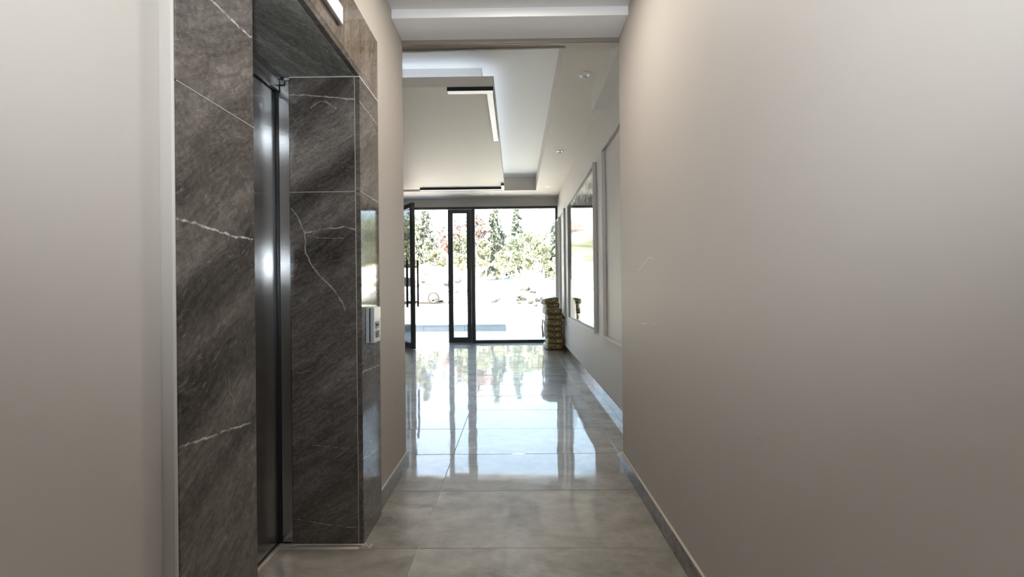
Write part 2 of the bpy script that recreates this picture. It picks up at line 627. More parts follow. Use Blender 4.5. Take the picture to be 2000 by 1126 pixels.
# tapering soffit shadow, built as a slim grey bead on the recess near edge
bm = bmesh.new()
for x, d in ((RX0, 0.05), (RX1 - 0.02, 0.012)):
    pass
vv = []
for x, d in ((RX0, 0.030), (-0.85, 0.022), (RX1, 0.004)):
    vv.append([bm.verts.new((x, y, z)) for y, z in ((RY0 - 0.02, ZC), (RY0, ZC), (RY0, ZC - d), (RY0 - 0.02, ZC - d))])
for A, B in zip(vv, vv[1:]):
    for k in range(4):
        bm.faces.new((A[k], A[(k + 1) % 4], B[(k + 1) % 4], B[k]))
bm.faces.new(vv[0][::-1]); bm.faces.new(vv[-1])
bmesh.ops.recalc_face_normals(bm, faces=bm.faces[:])
finish('trim_3', bm, M['grey_shade_socket'], kind='structure')
# boxed-in beam along the right wall, cut off at a slant
bm = bmesh.new()
pr = [(3.107, 3.03), (4.66, 3.03), (4.79, 3.05), (4.80, ZC), (3.107, ZC)]
A = [bm.verts.new((0.815, y, z)) for y, z in pr]
B = [bm.verts.new((LR, y - (0.06 if 4 < y else 0), z)) for y, z in pr]
for k in range(5):
    bm.faces.new((A[k], A[(k + 1) % 5], B[(k + 1) % 5], B[k]))
bm.faces.new(A[::-1]); bm.faces.new(B)
bmesh.ops.recalc_face_normals(bm, faces=bm.faces[:])
finish('trim_4', bm, M['ceiling'], kind='structure')

# ---- floating ceiling panel: riser and slab
PX1, PY0, PY1 = -0.200, 4.575, 9.22
panel = thing('ceiling_panel', (-1.6, 6.9, 3.245), 'floating cream ceiling panel hung in the lobby ceiling recess', 'ceiling panel')
box('slab', RX0 + 0.5, PX1, PY0, PY1, ZC - 0.003, 3.345, M['ceiling_cream'], panel, 0.002)
box('riser', RX0 + 0.63, PX1 - 0.13, PY0 + 0.16, PY1 - 0.16, 3.345, ZR, M['ceiling_white'], panel)

# ---- moulded picture frames on the lobby right wall
MZ0, MZ1 = 0.672, 2.675


def moulding(parent, y0, y1, z0, z1, wid=0.034, dep=0.038, mat=None):
    mat = mat or M['paint_lobby']

    def bar(a, b, c, d):
        bm = bmesh.new()
        bx(bm, LR - dep, LR, a, b, c, d, 0.006, 0, 2)
        finish('moulding_bar', bm, mat, parent)
    bar(y0, y0 + wid, z0, z1)
    bar(y1 - wid, y1, z0, z1)
    bar(y0 + wid, y1 - wid, z0, z0 + wid)
    bar(y0 + wid, y1 - wid, z1 - wid, z1)


for k, (a, b) in enumerate(((3.45, 4.83), (8.63, 9.52), (9.72, 10.13))):
    o = thing('trim_%d' % (5 + k), (LR, (a + b) / 2, MZ0), None, None, kind='structure')
    moulding(o, a, b, MZ0, MZ1 + (0.05 if k else 0))

# ================================================================== LIFT ENTRANCE
MX = -0.73
AL = (0, 0.80, 0.60)
AC = (0, -0.60, 0.80)
NX = (1, 0, 0)
A1 = [(MX, 0.976, 1.358), (MX, 1.065, 1.354), (MX, 1.161, 1.346), (MX, 1.259, 1.346)]
A2 = [(MX, 0.978, 0.866), (MX, 1.058, 0.857), (MX, 1.154, 0.851), (MX, 1.243, 0.841)]
A3 = [(MX, 1.06, 1.912), (MX, 1.139, 1.906), (MX, 1.263, 1.909)]
M['marble_pier'] = marble('marble_near_pier', AL, AC, NX,
    veins=[(A1, 0.0045, 0.95), (A2, 0.0042, 0.8), (A3, 0.0050, 0.95)],
    bands=[((MX, 0.98, 0.958), (MX, 1.272, 1.09), 0.10, -0.13), ((MX, 0.98, 1.168), (MX, 1.263, 1.29), 0.09, -0.10),
           ((MX, 0.98, 1.69), (MX, 1.268, 1.93), 0.16, 0.05), ((MX, 0.98, 0.5), (MX, 1.27, 0.75), 0.18, 0.05), ((MX, 0.98, 1.40), (MX, 1.27, 1.55), 0.08, -0.05)])
P1 = [(MX, 2.150, 2.096), (MX, 2.408, 2.088)]
P2 = [(MX, 2.150, 0.405), (MX, 2.238, 0.388), (MX, 2.344, 0.38), (MX, 2.42, 0.41)]
P3 = [(MX, 2.15, 0.815), (MX, 2.438, 0.804)]
M['marble_far'] = marble('marble_far_pier', AL, AC, NX, veins=[(P1, 0.0045, 0.7), (P2, 0.006, 0.7), (P3, 0.005, 0.6)], gain=1.05, rough=0.03)
M['marble_lintel'] = marble('marble_lintel', (0, 0.08, 1), (0, 1, -0.08), NX, veins=[([(MX, 2.0, 2.52), (MX, 1.963, 2.22)], 0.003, 0.6)], gain=1.7, tint=(1.0, 0.93, 0.84))
Yr = 2.15


def rv(pts):
    return [(x, Yr, z) for x, z in pts]


M['marble_reveal'] = marble('marble_reveal', (0.84, 0, 0.54), (-0.54, 0, 0.84), (0, 1, 0), rough=0.12, gain=1.25,
    veins=[(rv([(-1.065, 2.132), (-0.931, 2.126), (-0.833, 2.115), (-0.735, 2.105)]), 0.0045, 0.9),
           (rv([(-1.058, 1.593), (-1.018, 1.527), (-0.998, 1.468), (-0.994, 1.378), (-0.954, 1.305), (-0.901, 1.246), (-0.861, 1.21), (-0.824, 1.148), (-0.809, 1.107)]), 0.005, 0.6),
           (rv([(-0.998, 1.473), (-0.927, 1.489), (-0.812, 1.504), (-0.755, 1.487)]), 0.004, 0.75),
           (rv([(-0.986, 1.461), (-0.903, 1.451), (-0.806, 1.45)]), 0.003, 0.5),
           (rv([(-0.976, 0.472), (-0.759, 0.45)]), 0.003, 0.5),
           (rv([(-1.063, 0.122), (-0.929, 0.10), (-0.763, 0.08)]), 0.0035, 0.6),
           (rv([(-0.963, 2.068), (-0.921, 2.096), (-0.889, 2.096), (-0.841, 2.062)]), 0.005, 0.55)],
    bands=[((-1.068, Yr, 1.80), (-0.744, Yr, 2.0), 0.12, 0.13), ((-1.069, Yr, 1.60), (-0.746, Yr, 1.80), 0.10, -0.12),
           ((-1.065, Yr, 2.06), (-0.80, Yr, 2.18), 0.10, -0.10), ((-1.073, Yr, 1.30), (-0.80, Yr, 1.42), 0.13, -0.10)])
M['marble_soffit_lit'] = marble('marble_soffit_lit', (0.25, 1, 0), (1, -0.25, 0), (0, 0, 1), rough=0.10,
    veins=[([(-0.966, 1.779, 2.215), (-0.932, 1.848, 2.215), (-0.887, 1.995, 2.215), (-0.869, 2.028, 2.215)], 0.006, 0.5)], gain=3.6, tint=(0.82, 0.97, 1.0))  # same marble, made paler and bluer in place of light falling on it

lift = thing('lift_entrance', (-0.95, 1.71, 0.0), 'lift entrance with brushed steel door in a dark brown marble surround', 'elevator')


def slab(x0, x1, y0, y1, z0, z1, mat):
    return box('marble_slab', x0, x1, y0, y1, z0, z1, mat, lift, 0.0012)


g = 0.0012
TH = 0.024
# near pier face: joint at 1.66
slab(MX - TH, MX, 0.978, 1.27, 0.001, 1.66 - g, M['marble_pier'])
slab(MX - TH, MX, 0.978, 1.27, 1.66 + g, 2.213, M['marble_pier'])
# near reveal (faces away)
slab(-1.08, MX - TH - g, 1.27 - TH, 1.27, 0.001, 2.213, M['marble_reveal'])
# far reveal, joint at 1.67
slab(-1.066, MX - TH - g, Yr, Yr + TH, 0.001, 1.67 - g, M['marble_reveal'])
slab(-1.066, MX - TH - g, Yr, Yr + TH, 1.67 + g, 2.214, M['marble_reveal'])
# far pier face
slab(MX - TH, MX, Yr, 2.437, 0.001, 1.672 - g, M['marble_far'])
slab(MX - TH, MX, Yr, 2.437, 1.672 + g, 2.214, M['marble_far'])
# lintel faces: three slabs
slab(MX - TH, MX, 1.271, Yr - 0.001, 2.2165, 2.243, M['marble_far'])
slab(MX - TH, MX, 0.978, 1.655, 2.245, 2.535, M['marble_lintel'])
slab(MX - TH, MX, 1.657, 2.437, 2.245, 2.535, M['marble_lintel'])
slab(MX - TH, MX, Yr, 2.437, 2.217, 2.2435, M['marble_lintel'])
slab(MX - TH, MX, 0.978, 1.27, 2.217, 2.2435, M['marble_lintel'])
# soffit
slab(-1.14, MX - TH - g, 1.27, Yr - g, 2.216, 2.24, M['marble_soffit_lit'])
# pale grout in the mitres
box('grout_line', MX - TH - 0.0015, MX - TH + 0.0012, Yr - 0.0004, Yr + 0.004, 0.004, 2.216, M['grout'], lift)
box('grout_line', -1.066, MX - TH, Yr - 0.0003, Yr + 0.003, 1.6688, 1.6712, M['grout'], lift)
box('grout_line', MX - 0.003, MX + 0.0003, Yr, 2.437, 1.6708, 1.6732, M['grout'], lift)
box('grout_line', -1.066, MX, Yr - 0.0008, Yr + 0.003, 2.2125, 2.2165, M['white_plastic'], lift)
box('grout_line', MX - 0.002, MX + 0.0006, Yr, 2.437, 2.2135, 2.2175, M['white_plastic'], lift)
box('grout_line', MX - 0.002, MX + 0.0005, 0.98, 1.27, 1.6592, 1.6608, M['grout'], lift)
# backing that carries the slabs
bm = bmesh.new()
bx(bm, LW - 0.35, MX - TH - 0.0015, 0.99, 1.27 - TH - 0.002, 0.0, 2.5)
bx(bm, LW - 0.35, MX - TH - 0.0015, Yr + TH + 0.002, 2.43, 0.0, 2.5)
bx(bm, LW - 0.45, MX - TH - 0.0015, 0.99, 2.43, 2.242, 2.53)
finish('backing', bm, M['plaster'], lift)
# white plastered edge where the surround meets the near wall
box('plaster_edge', LW - 0.01, MX - 0.001, 0.9685, 0.9775, 0.0, 2.53, M['paint'], lift, 0.003)
# steel: jambs, head and two telescopic leaves, sill
def steel_box(name, *a, bev=0.0015, par=None):
    return box(name, *a, M['steel'], par or lift, bev)


steel_box('door_jamb', -1.118, -1.068, Yr + 0.004, Yr + 0.05, 0.012, 2.205)
steel_box('door_jamb', -1.118, -1.082, 1.235, 1.268, 0.012, 2.205)
steel_box('door_head', -1.15, -1.088, 1.27, Yr - 0.002, 2.180, 2.2145)
steel_box('door_head', -1.16, -1.112, 1.27, Yr - 0.002, 2.150, 2.181)
steel_box('door_panel', -1.160, -1.135, 1.72, Yr + 0.002, 0.016, 2.146, bev=0.002)
steel_box('door_panel', -1.192, -1.167, 1.22, 1.80, 0.016, 2.146, bev=0.002)
box('door_gap_seal', -1.136, -1.119, Yr + 0.004, Yr + 0.03, 0.012, 2.2, M['black'], lift)
steel_box('door_sill', -1.20, -1.128, 1.23, Yr + 0.02, -0.008, 0.012)
box('sill_mortar', -1.128, -1.112, 1.27, Yr, -0.002, 0.008, M['dusty'], lift, 0.002)
box('shaft_back', -1.30, -1.25, 1.0, 2.4, 0.0, 2.5, M['black'], lift)
# rough mortar crumbs at the foot of the reveal
bm = bmesh.new()
for k in range(46):
    if k < 30:
        x, y = random.uniform(-1.11, -1.05), Yr - random.uniform(0.0, 0.02)
    else:
        x, y = random.uniform(-0.735, -0.69), Yr - random.uniform(-0.01, 0.03)
    r = random.uniform(0.002, 0.006)
    q = bmesh.ops.create_icosphere(bm, subdivisions=1, radius=r)
    for v in q['verts']:
        v.co = Vector((v.co.x * 1.5 + x, v.co.y * 1.3 + y, max(0.0, v.co.z * 0.6 + 0.001)))
o = finish('mortar_crumb', bm, M['dusty'], lift, kind='stuff')
box('mortar_edge', -1.066, MX, Yr - 0.012, Yr, 0.0005, 0.006, M['dusty'], lift, 0.002)

MF = MX + 0.0008
# floor indicator in the lintel
ind = thing('floor_indicator', (MF, 1.70, 2.30), 'lit floor indicator display set in the marble above the lift door', 'display')
box('housing', MF, MF + 0.016, 1.50, 1.905, 2.312, 2.392, M['chrome'], ind, 0.002)
M['screen'] = plain('indicator_screen', (0.72, 0.76, 0.70), 0.25, emit=((0.93, 1.0, 0.90), 0.55))
box('screen', MF + 0.0155, MF + 0.0175, 1.506, 1.899, 2.318, 2.386, M['screen'], ind)

# call station on the far pier
call = thing('call_station', (MF, 2.25, 0.943), 'silver lift call station with two arrow buttons on the marble pier', 'call panel')
box('back_box', MF, MF + 0.016, 2.203, 2.312, 0.946, 1.119, M['silver'], call, 0.0015)
box('shadow_gap', MF + 0.016, MF + 0.022, 2.208, 2.308, 0.950, 1.115, M['black'], call)
cover = box('cover', MF + 0.022, MF + 0.040, 2.203, 2.312, 0.946, 1.119, M['silver'], call, 0.002)
box('paper_sticker', MF + 0.040, MF + 0.0408, 2.210, 2.312, 1.062, 1.118, M['white_plastic'], call)
for zc, up in ((1.030, 1), (0.985, -1)):
    b_ = box('arrow_button', MF + 0.040, MF + 0.043, 2.232, 2.284, zc - 0.017, zc + 0.017, M['black'], call, 0.001)
    bm = bmesh.new()
    t_ = 0.0045
    yc = 2.258
    # chevron arrow
    for s in (-1, 1):
        p = [(0, 0.010 * up), (0, 0.010 * up - 0.007 * up), (s * 0.014, -0.009 * up), (s * 0.014, -0.009 * up + 0.007 * up)]
        q = [bm.verts.new((MF + 0.0436, yc + a, zc + b)) for a, b in p]
        bm.faces.new(q)
    bmesh.ops.solidify(bm, geom=bm.faces[:], thickness=0.0004)
    finish('arrow', bm, M['white_plastic'], b_)

# ================================================================== LIGHT FITTINGS
def downlight(x, y, z, label, group):
    t = thing('downlight', (x, y, z), label, 'downlight', group)
    bm = bmesh.new()
    lathe(bm, [(0.060, 0.0), (0.060, -0.004), (0.052, -0.007), (0.045, -0.006), (0.040, -0.001)], (x, y, z), n=40)
    finish('trim_ring', bm, M['white_plastic'], t)
    bm = bmesh.new()
    lathe(bm, [(0.040, -0.001), (0.036, -0.005), (0.030, -0.006), (0.027, -0.0015)], (x, y, z), n=40)
    finish('gimbal_ring', bm, M['chrome'], t)
    bm = bmesh.new()
    lathe(bm, [(0.027, -0.0015), (0.022, -0.003), (0.0, -0.0036)], (x, y, z), n=32)
    finish('lens', bm, M['lens'], t)
    return t


downlight(0.685, 4.376, ZC, 'round white downlight beside the boxed beam end on the lobby soffit', 'lobby downlights')
downlight(0.677, 6.79, ZC, 'round white downlight, middle one of the row along the right soffit', 'lobby downlights')
downlight(0.675, 9.10, ZC, 'round white downlight in the soffit corner by the cement bags', 'lobby downlights')
downlight(-0.581, 9.80, ZC, 'round white downlight above the glazed entrance, beyond the floating panel', 'lobby downlights')


def profile_light(label, pts):
    """L-shaped linear light: pts = list of (x0,x1,y0,y1) arms"""
    xs = [p[0] for p in pts]; ys = [p[2] for p in pts]
    t = thing('linear_light', (sum(xs) / len(xs), sum(ys) / len(ys), ZC - 0.045), label, 'ceiling light', 'L-shaped linear lights on the panel')
    zb, zt = ZC - 0.043, ZC - 0.004
    for x0, x1, y0, y1 in pts:
        box('housing', x0, x1, y0, y1, zb, zt, M['black'], t)
        box('diffuser', x0 + 0.003, x1 - 0.003, y0 + 0.003, y1 - 0.003, zb - 0.004, zb, M['diffuser'], t)
    return t


profile_light('L-shaped linear light with long arm running away along the panel edge', [(-0.672, -0.207, 4.580, 4.652), (-0.277, -0.212, 4.652, 6.135)])
profile_light('L-shaped linear light spanning the panel end nearest the glazed entrance', [(-1.90, -0.205, 9.10, 9.165), (-0.262, -0.205, 8.78, 9.10)])
# cool LED strip lying on top of the floating panel, hidden from below
M['led'] = plain('cove_led', (0.8, 0.85, 0.9), 0.5, emit=((0.74, 0.87, 1.0), 9.0))
cove = thing('cove_led_strip', (-0.3, 5, 3.346), 'cool white LED strip lying on top of the floating panel', 'LED strip')
box('strip', PX1 - 0.125, PX1 - 0.110, PY0 + 0.16, PY1 - 0.2, 3.3455, 3.352, M['led'], cove)
box('strip', RX0 + 0.7, PX1 - 0.13, PY0 + 0.135, PY0 + 0.150, 3.3455, 3.352, M['led'], cove)

# ================================================================== MIRROR WITH TORN FILM
def mirror_mat():
    t = NT('mirror_with_film')
    P = t.pos()
    s = t.n('ShaderNodeSeparateXYZ')
    t.l(P, s.inputs[0])
    stv = t.vmath('MULTIPLY', P, (0, 22, 0.9))
    st = t.noise(stv, 1.0, 4, 0.7)
    st2 = t.noise(t.vmath('MULTIPLY', P, (0, 7, 1.2)), 1.0, 4, 0.6)
    top = t.math('ADD', t.math('MULTIPLY', t.math('SUBTRACT', t.math('ADD', s.outputs['Z'], t.math('MULTIPLY', t.math('SUBTRACT', 7.9, s.outputs['Y']), 0.15)), 2.52), 3.0), t.math('MULTIPLY', t.math('SUBTRACT', st2.outputs['Fac'], 0.5), 1.8))
    # far lower corner keeps a ragged piece of film too
    low = t.math('ADD', t.math('SUBTRACT', t.math('MULTIPLY', t.math('SUBTRACT', s.outputs['Y'], 6.75), 1.6), t.math('MULTIPLY', t.math('SUBTRACT', s.outputs['Z'], 0.72), 1.7)),
                 t.math('MULTIPLY', t.math('SUBTRACT', st2.outputs['Fac'], 0.5), 1.4))
    msk = t.math('MAXIMUM', t.ramp(top, [(0.42, 0.0), (0.52, 1.0)]), t.ramp(low, [(0.42, 0.0), (0.52, 1.0)]))
    stripes = t.ramp(st.outputs['Fac'], [(0.42, 0.0), (0.60, 1.0)])
    msk = t.math('MULTIPLY', msk, t.math('ADD', 0.35, t.math('MULTIPLY', stripes, 0.5)))
    gl = t.n('ShaderNodeBsdfGlossy')
    gl.inputs['Color'].default_value = (0.90, 0.92, 0.91, 1)
    t.l(t.math('ADD', 0.012, t.math('MULTIPLY', stripes, 0.02)), gl.inputs['Roughness'])
    bp = t.n('ShaderNodeBump')
    bp.inputs['Strength'].default_value = 0.12
    bp.inputs['Distance'].default_value = 0.004
    t.l(st.outputs['Fac'], bp.inputs['Height'])
    t.l(bp.outputs[0], gl.inputs['Normal'])
    df = t.n('ShaderNodeBsdfPrincipled')
    df.inputs['Base Color'].default_value = (0.62, 0.60, 0.56, 1)
    df.inputs['Roughness'].default_value = 0.35
    mx = t.n('ShaderNodeMixShader')
    t.l(msk, mx.inputs[0])
    t.l(gl.outputs[0], mx.inputs[1])
    t.l(df.outputs[0], mx.inputs[2])
    t.l(mx.outputs[0], t.out.inputs[0])
    return t.m


mir = thing('wall_mirror', (LR, 6.65, MZ0), 'large wall mirror with torn protective film in a moulded frame', 'mirror')
box('mirror_glass', LR - 0.008, LR, 5.355, 7.94, MZ0 + 0.03, MZ1 - 0.03, mirror_mat(), mir)
moulding(mir, 5.325, 7.975, MZ0, MZ1, wid=0.036, dep=0.042)

# wall socket near the bags
so = thing('wall_socket', (LR, 8.60, 0.50), 'small grey wall socket low on the wall beside the cement bags', 'socket')
box('plate', LR - 0.012, LR, 8.52, 8.60, 0.50, 0.58, M['lens'], so, 0.003)
box('socket_insert', LR - 0.015, LR - 0.011, 8.535, 8.585, 0.515, 0.565, M['grey_shade_socket'], so, 0.002)

# ================================================================== GLAZED ENTRANCE
FD = 0.07                                  # frame depth
Y0f, Y1f = DY - 0.03, DY - 0.03 + FD
win = thing('window_1', (0.0, DY, 0), None, None, kind='structure')


def rail(name, x0, x1, z0, z1, par, y0=Y0f, y1=Y1f):
    return box(name, x0, x1, y0, y1, z0, z1, M['alu'], par, 0.003)


rail('frame_rail', -2.86, 0.950, 3.005, 3.060, win)
rail('frame_post', 0.905, 0.950, 0.0, 3.005, win)
rail('frame_post', -0.990, -0.905, 0.0, 3.005, win)
rail('frame_post', -2.86, -2.80, 0.0, 3.005, win)
rail('frame_rail', -0.905, 0.905, 0.0, 0.062, win)
box('pane', -0.907, 0.907, DY - 0.004, DY + 0.004, 0.06, 3.008, M['glass'], win)
# narrow closed leaf
d2 = thing('door_2', (-1.25, DY, 0.004), None, None, kind='structure')
rail('stile', -1.512, -1.402, 0.004, 3.0, d2, Y0f + 0.004, Y1f - 0.004)
rail('stile', -1.090, -0.994, 0.004, 3.0, d2, Y0f + 0.004, Y1f - 0.004)
rail('leaf_rail', -1.402, -1.090, 2.915, 3.0, d2, Y0f + 0.004, Y1f - 0.004)
rail('leaf_rail', -1.402, -1.090, 0.004, 0.128, d2, Y0f + 0.004, Y1f - 0.004)
box('pane', -1.404, -1.088, DY - 0.004, DY + 0.004, 0.126, 2.917, M['glass'], d2)

# wide leaf standing open into the lobby
hinge = Vector((-2.79, 10.24, 0.0))
free = Vector((-2.060, 9.20, 0.0))
LWD = (free - hinge).length
ang = math.atan2(free.y - hinge.y, free.x - hinge.x)
d1 = thing('door_1', hinge, None, None, kind='structure')
d1.rotation_euler = (0, 0, ang)


def leaf_box(name, x0, x1, y0, y1, z0, z1, mat, par=None, bev=0.003):
    bm = bmesh.new()
    bx(bm, x0, x1, y0, y1, z0, z1, bev)
    loc = Vector(((x0 + x1) / 2, (y0 + y1) / 2, z0))
    for v in bm.verts:
        v.co -= loc
    me = bpy.data.meshes.new(name)
    bm.to_mesh(me); bm.free()
    me.materials.append(mat)
    o = bpy.data.objects.new(name, me)
    C.objects.link(o)
    WLOC[o.name] = loc
    o.parent = par or d1
    o.location = loc - (WLOC[par.name] if par else Vector((0, 0, 0)))
    return o


tk = 0.034
leaf_box('stile', LWD - 0.105, LWD, -tk, tk, 0.008, 2.975, M['alu'])
leaf_box('stile', 0.0, 0.10, -tk, tk, 0.008, 2.975, M['alu'])
leaf_box('leaf_rail', 0.10, LWD - 0.105, -tk, tk, 2.885, 2.975, M['alu'])
leaf_box('leaf_rail', 0.10, LWD - 0.105, -tk, tk, 0.008, 0.12, M['alu'])
leaf_box('pane', 0.098, LWD - 0.103, -0.004, 0.004, 0.118, 2.888, M['glass'], bev=0)
leaf_box('lock_cylinder', LWD - 0.062, LWD - 0.034, -tk - 0.008, tk + 0.008, 1.06, 1.10, M['chrome'])
for s in (-1, 1):
    hb = leaf_box('pull_handle', LWD - 0.085, LWD - 0.050, s * 0.115 - 0.017, s * 0.115 + 0.017, 0.855, 1.815, M['handle'])
    for zz in (0.965, 1.665):
        lo, hi = sorted((s * tk, s * 0.10))
        leaf_box('standoff', LWD - 0.078, LWD - 0.057, lo, hi, zz - 0.011, zz + 0.011, M['handle'], hb)

# ================================================================== CEMENT BAGS
def bag_body_mat():
    t = NT('bag_paper')
    P = t.pos()
    nz = t.noise(P, 9, 5, 0.6)
    c = t.ramp(nz.outputs['Fac'], [(0.3, (0.50, 0.47, 0.42)), (0.6, (0.72, 0.69, 0.65)), (0.8, (0.66, 0.52, 0.46))])
    t.bsdf(c, 0.6)
    t.bump(t.noise(P, 24, 4).outputs['Fac'], 0.4, 0.01)
    return t.m


M['bag'] = bag_body_mat()
M['bag_end'] = plain('bag_printed_end', (0.31, 0.225, 0.075), 0.6, var=0.25, scale=18)
M['bag_label'] = plain('bag_label_black', (0.06, 0.044, 0.018), 0.6, var=0.2, scale=18)
M['bag_letters'] = plain('bag_letters', (0.52, 0.40, 0.16), 0.6)

fc = bpy.data.curves.new('lettering', 'FONT')
fc.body = 'PALMIX'
fc.align_x = 'CENTER'
fc.align_y = 'CENTER'
fc.size = 1.0
fc.offset = 0.012
fo = bpy.data.objects.new('lettering_source', fc)
C.objects.link(fo)
dg = bpy.context.evaluated_depsgraph_get()
text_me = bpy.data.meshes.new_from_object(fo.evaluated_get(dg))
bpy.data.objects.remove(fo)
tx = [v.co.x for v in text_me.vertices]; ty = [v.co.y for v in text_me.vertices]
TW, TH_ = max(tx) - min(tx), max(ty) - min(ty)
TCX, TCY = (max(tx) + min(tx)) / 2, (max(ty) + min(ty)) / 2


def front_bulge(a, b, W, H):
    """how far the end face is pushed back at plan position a (x) b (z) in -1..1"""
    return 0.030 * (abs(a) ** 4) + 0.022 * (abs(b) ** 3)


def sag(a, k):
    return 0.010 * math.sin(3.1 * a + k * 1.7) * (1 - 0.3 * a * a)


def bag(k, x, y, z, W, D, H, yaw, rollz, label):
    t = thing('cement_bag', (x, y, z), label, 'bag', 'stacked bags of mortar mix')
    t.rotation_euler = (0, rollz, yaw)

    def surf(a, b, c):
        # loaf with a blocky printed end; a, b, c on the cube surface -1..1
        n = 9.0
        q = (abs(a) ** n + abs(b) ** n + abs(c) ** n) ** (1 / n)
        a, b, c = a / q, b / q, c / q
        px = a * W / 2 * (1 - 0.05 * abs(c) ** 3)
        py = (b + 1) * D / 2
        pz = (c + 1) * H / 2
        if c > -0.5:
            pz += 0.005 * noise.noise(Vector((a * 2 + k * 3, b * 3, c))) * (c + 0.5)
        px += 0.010 * noise.noise(Vector((b * 4 + k * 5, c * 2, a)))
        px -= 0.045 * max(0.0, min(1.0, (b + 0.75) * 2.5)) * (1 - a) / 2
        return Vector((px, py, pz))
    bm = bmesh.new()
    r = bmesh.ops.create_cube(bm, size=2.0)
    bmesh.ops.subdivide_edges(bm, edges=bm.edges[:], cuts=13, use_grid_fill=True)
    for f in bm.faces:
        f.material_index = 1 if f.calc_center_median().y < -0.70 else 0
    for v in bm.verts:
        v.co = surf(*v.co)
    me = bpy.data.meshes.new('bag_body')
    bm.to_mesh(me); bm.free()
    me.materials.append(M['bag'])
    me.materials.append(M['bag_end'])
    for p in me.polygons:
        p.use_smooth = True
    o = bpy.data.objects.new('bag_body', me)
    C.objects.link(o); o.parent = t

    def patch(name, a0, a1, c0, c1, off, mat, par, nx=14, nz=6):
        bm = bmesh.new()
        g_ = [[bm.verts.new(surf(a0 + (a1 - a0) * i / nx, -1.0, c0 + (c1 - c0) * j / nz) + Vector((0, -off, 0))) for i in range(nx + 1)] for j in range(nz + 1)]
        for j in range(nz):
            for i in range(nx):
                bm.faces.new((g_[j][i], g_[j][i + 1], g_[j + 1][i + 1], g_[j + 1][i])).smooth = True
        me = bpy.data.meshes.new(name)
        bm.to_mesh(me); bm.free()
        me.materials.append(mat)
        o = bpy.data.objects.new(name, me)
        C.objects.link(o); o.parent = par
        return o
    end = patch('printed_end', -1.0, 1.0, -1.0, 1.0, 0.0015, M['bag_end'], t)
    lab = patch('label_panel', -0.78, 0.92, -0.66, 0.76, 0.0035, M['bag_label'], end)
    # lettering bent onto the end
    me = text_me.copy()
    lw, lh = 1.50 * W / 2, 1.05 * H / 2
    for v in me.vertices:
        u = (v.co.x - TCX) / TW * lw + 0.05 * W / 2
        q = (v.co.y - TCY) / TH_ * lh
        s_ = surf(u / (W / 2), -1.0, 0.04 + q / (H / 2))
        v.co = Vector((s_.x, s_.y - 0.0055, s_.z))
    me.materials.clear()
    me.materials.append(M['bag_letters'])
    o = bpy.data.objects.new('lettering', me)
    C.objects.link(o); o.parent = end
    return t


zz = 0.0
hs = [0.112, 0.118, 0.122, 0.112, 0.118, 0.114, 0.122]
xs = [0.772, 0.786, 0.770, 0.764, 0.768, 0.782, 0.752]
yw = [0.02, -0.03, 0.03, -0.02, 0.01, -0.03, 0.02]
pos_words = ['bottom', 'second from the floor', 'third from the floor', 'fourth from the floor', 'fifth from the floor', 'sixth from the floor', 'seventh from the floor']
for k in range(7):
    bag(k, xs[k], 8.93 + random.uniform(-0.01, 0.02), zz, 0.325, 0.50, hs[k] - 0.001, yw[k], 0.0,
        'mortar bag with ochre printed end in the stack by the glazing, ' + pos_words[k])
    zz += hs[k]
bag(7, 0.745, 9.06, zz - 0.002, 0.27, 0.42, 0.104, 0.05, -0.05, 'smaller mortar bag set back on the stack, second from the top')
bag(8, 0.728, 9.04, zz + 0.098, 0.285, 0.42, 0.106, 0.10, -0.16, 'slanting mortar bag on the very top of the stack')
# thin dark batten leaning on the pale side of the stack
bm = bmesh.new()
pts = [(0.540, 9.16, 0.22), (0.525, 9.10, 0.45), (0.540, 9.08, 0.69)]
cyl(bm, pts[0], pts[1], 0.012, 0.014, 8); cyl(bm, pts[1], pts[2], 0.014, 0.008, 8)
tag(finish('plastic_strap', bm, M['black'], smooth=True), 'loose black strap hanging on the pale side of the bag stack', 'strap')

# ================================================================== OUTSIDE
def outside_mat(name, col, var=0.15, scale=3, rough=0.85):
    t = NT(name)
    P = t.pos()
    a = t.noise(P, scale, 6, 0.65)
    t.bsdf(t.ramp(a.outputs['Fac'], [(0.3, tuple(c * (1 - var) for c in col)), (0.7, tuple(min(1, c * (1 + var)) for c in col))]), rough)
    return t.m


M['porch'] = outside_mat('porch_tile', (0.46, 0.49, 0.52), 0.05, 1.5, 0.35)
M['kerb'] = outside_mat('kerb_stone', (0.46, 0.48, 0.50), 0.08, 4)
M['kerb_top'] = outside_mat('kerb_top', (0.55, 0.55, 0.54), 0.05, 4)
M['ground'] = outside_mat('sandy_ground', (0.66, 0.62, 0.55), 0.12, 0.6)
M['rock'] = outside_mat('broken_rock', (0.045, 0.044, 0.043), 0.25, 2.5)
M['dirt'] = outside_mat('pale_dirt', (0.60, 0.56, 0.50), 0.15, 1.2)

porch = box('floor_porch', -14, 8, DY + 0.05, 13.25, -0.14, -0.012, M['grout'], kind='structure')
pm = {}
for j in range(4):
    for i in range(-9, 5):
        x0, y0 = i * 0.9 - 0.297, DY + 0.056 + j * 0.80
        o = bpy.data.objects.new('paving_tile', pm.get(0)) if 0 in pm else None
        if o is None:
            bm = bmesh.new()
            bx(bm, -0.448, 0.448, -0.397, 0.397, -0.012, 0.0, 0.001)
            me = bpy.data.meshes.new('paving_tile')
            bm.to_mesh(me); bm.free(); me.materials.append(M['porch'])
            pm[0] = me
            o = bpy.data.objects.new('paving_tile', me)
        C.objects.link(o)
        o.parent = porch
        o.location = Vector((x0 + 0.45, y0 + 0.397, -0.002)) - WLOC['floor_porch']

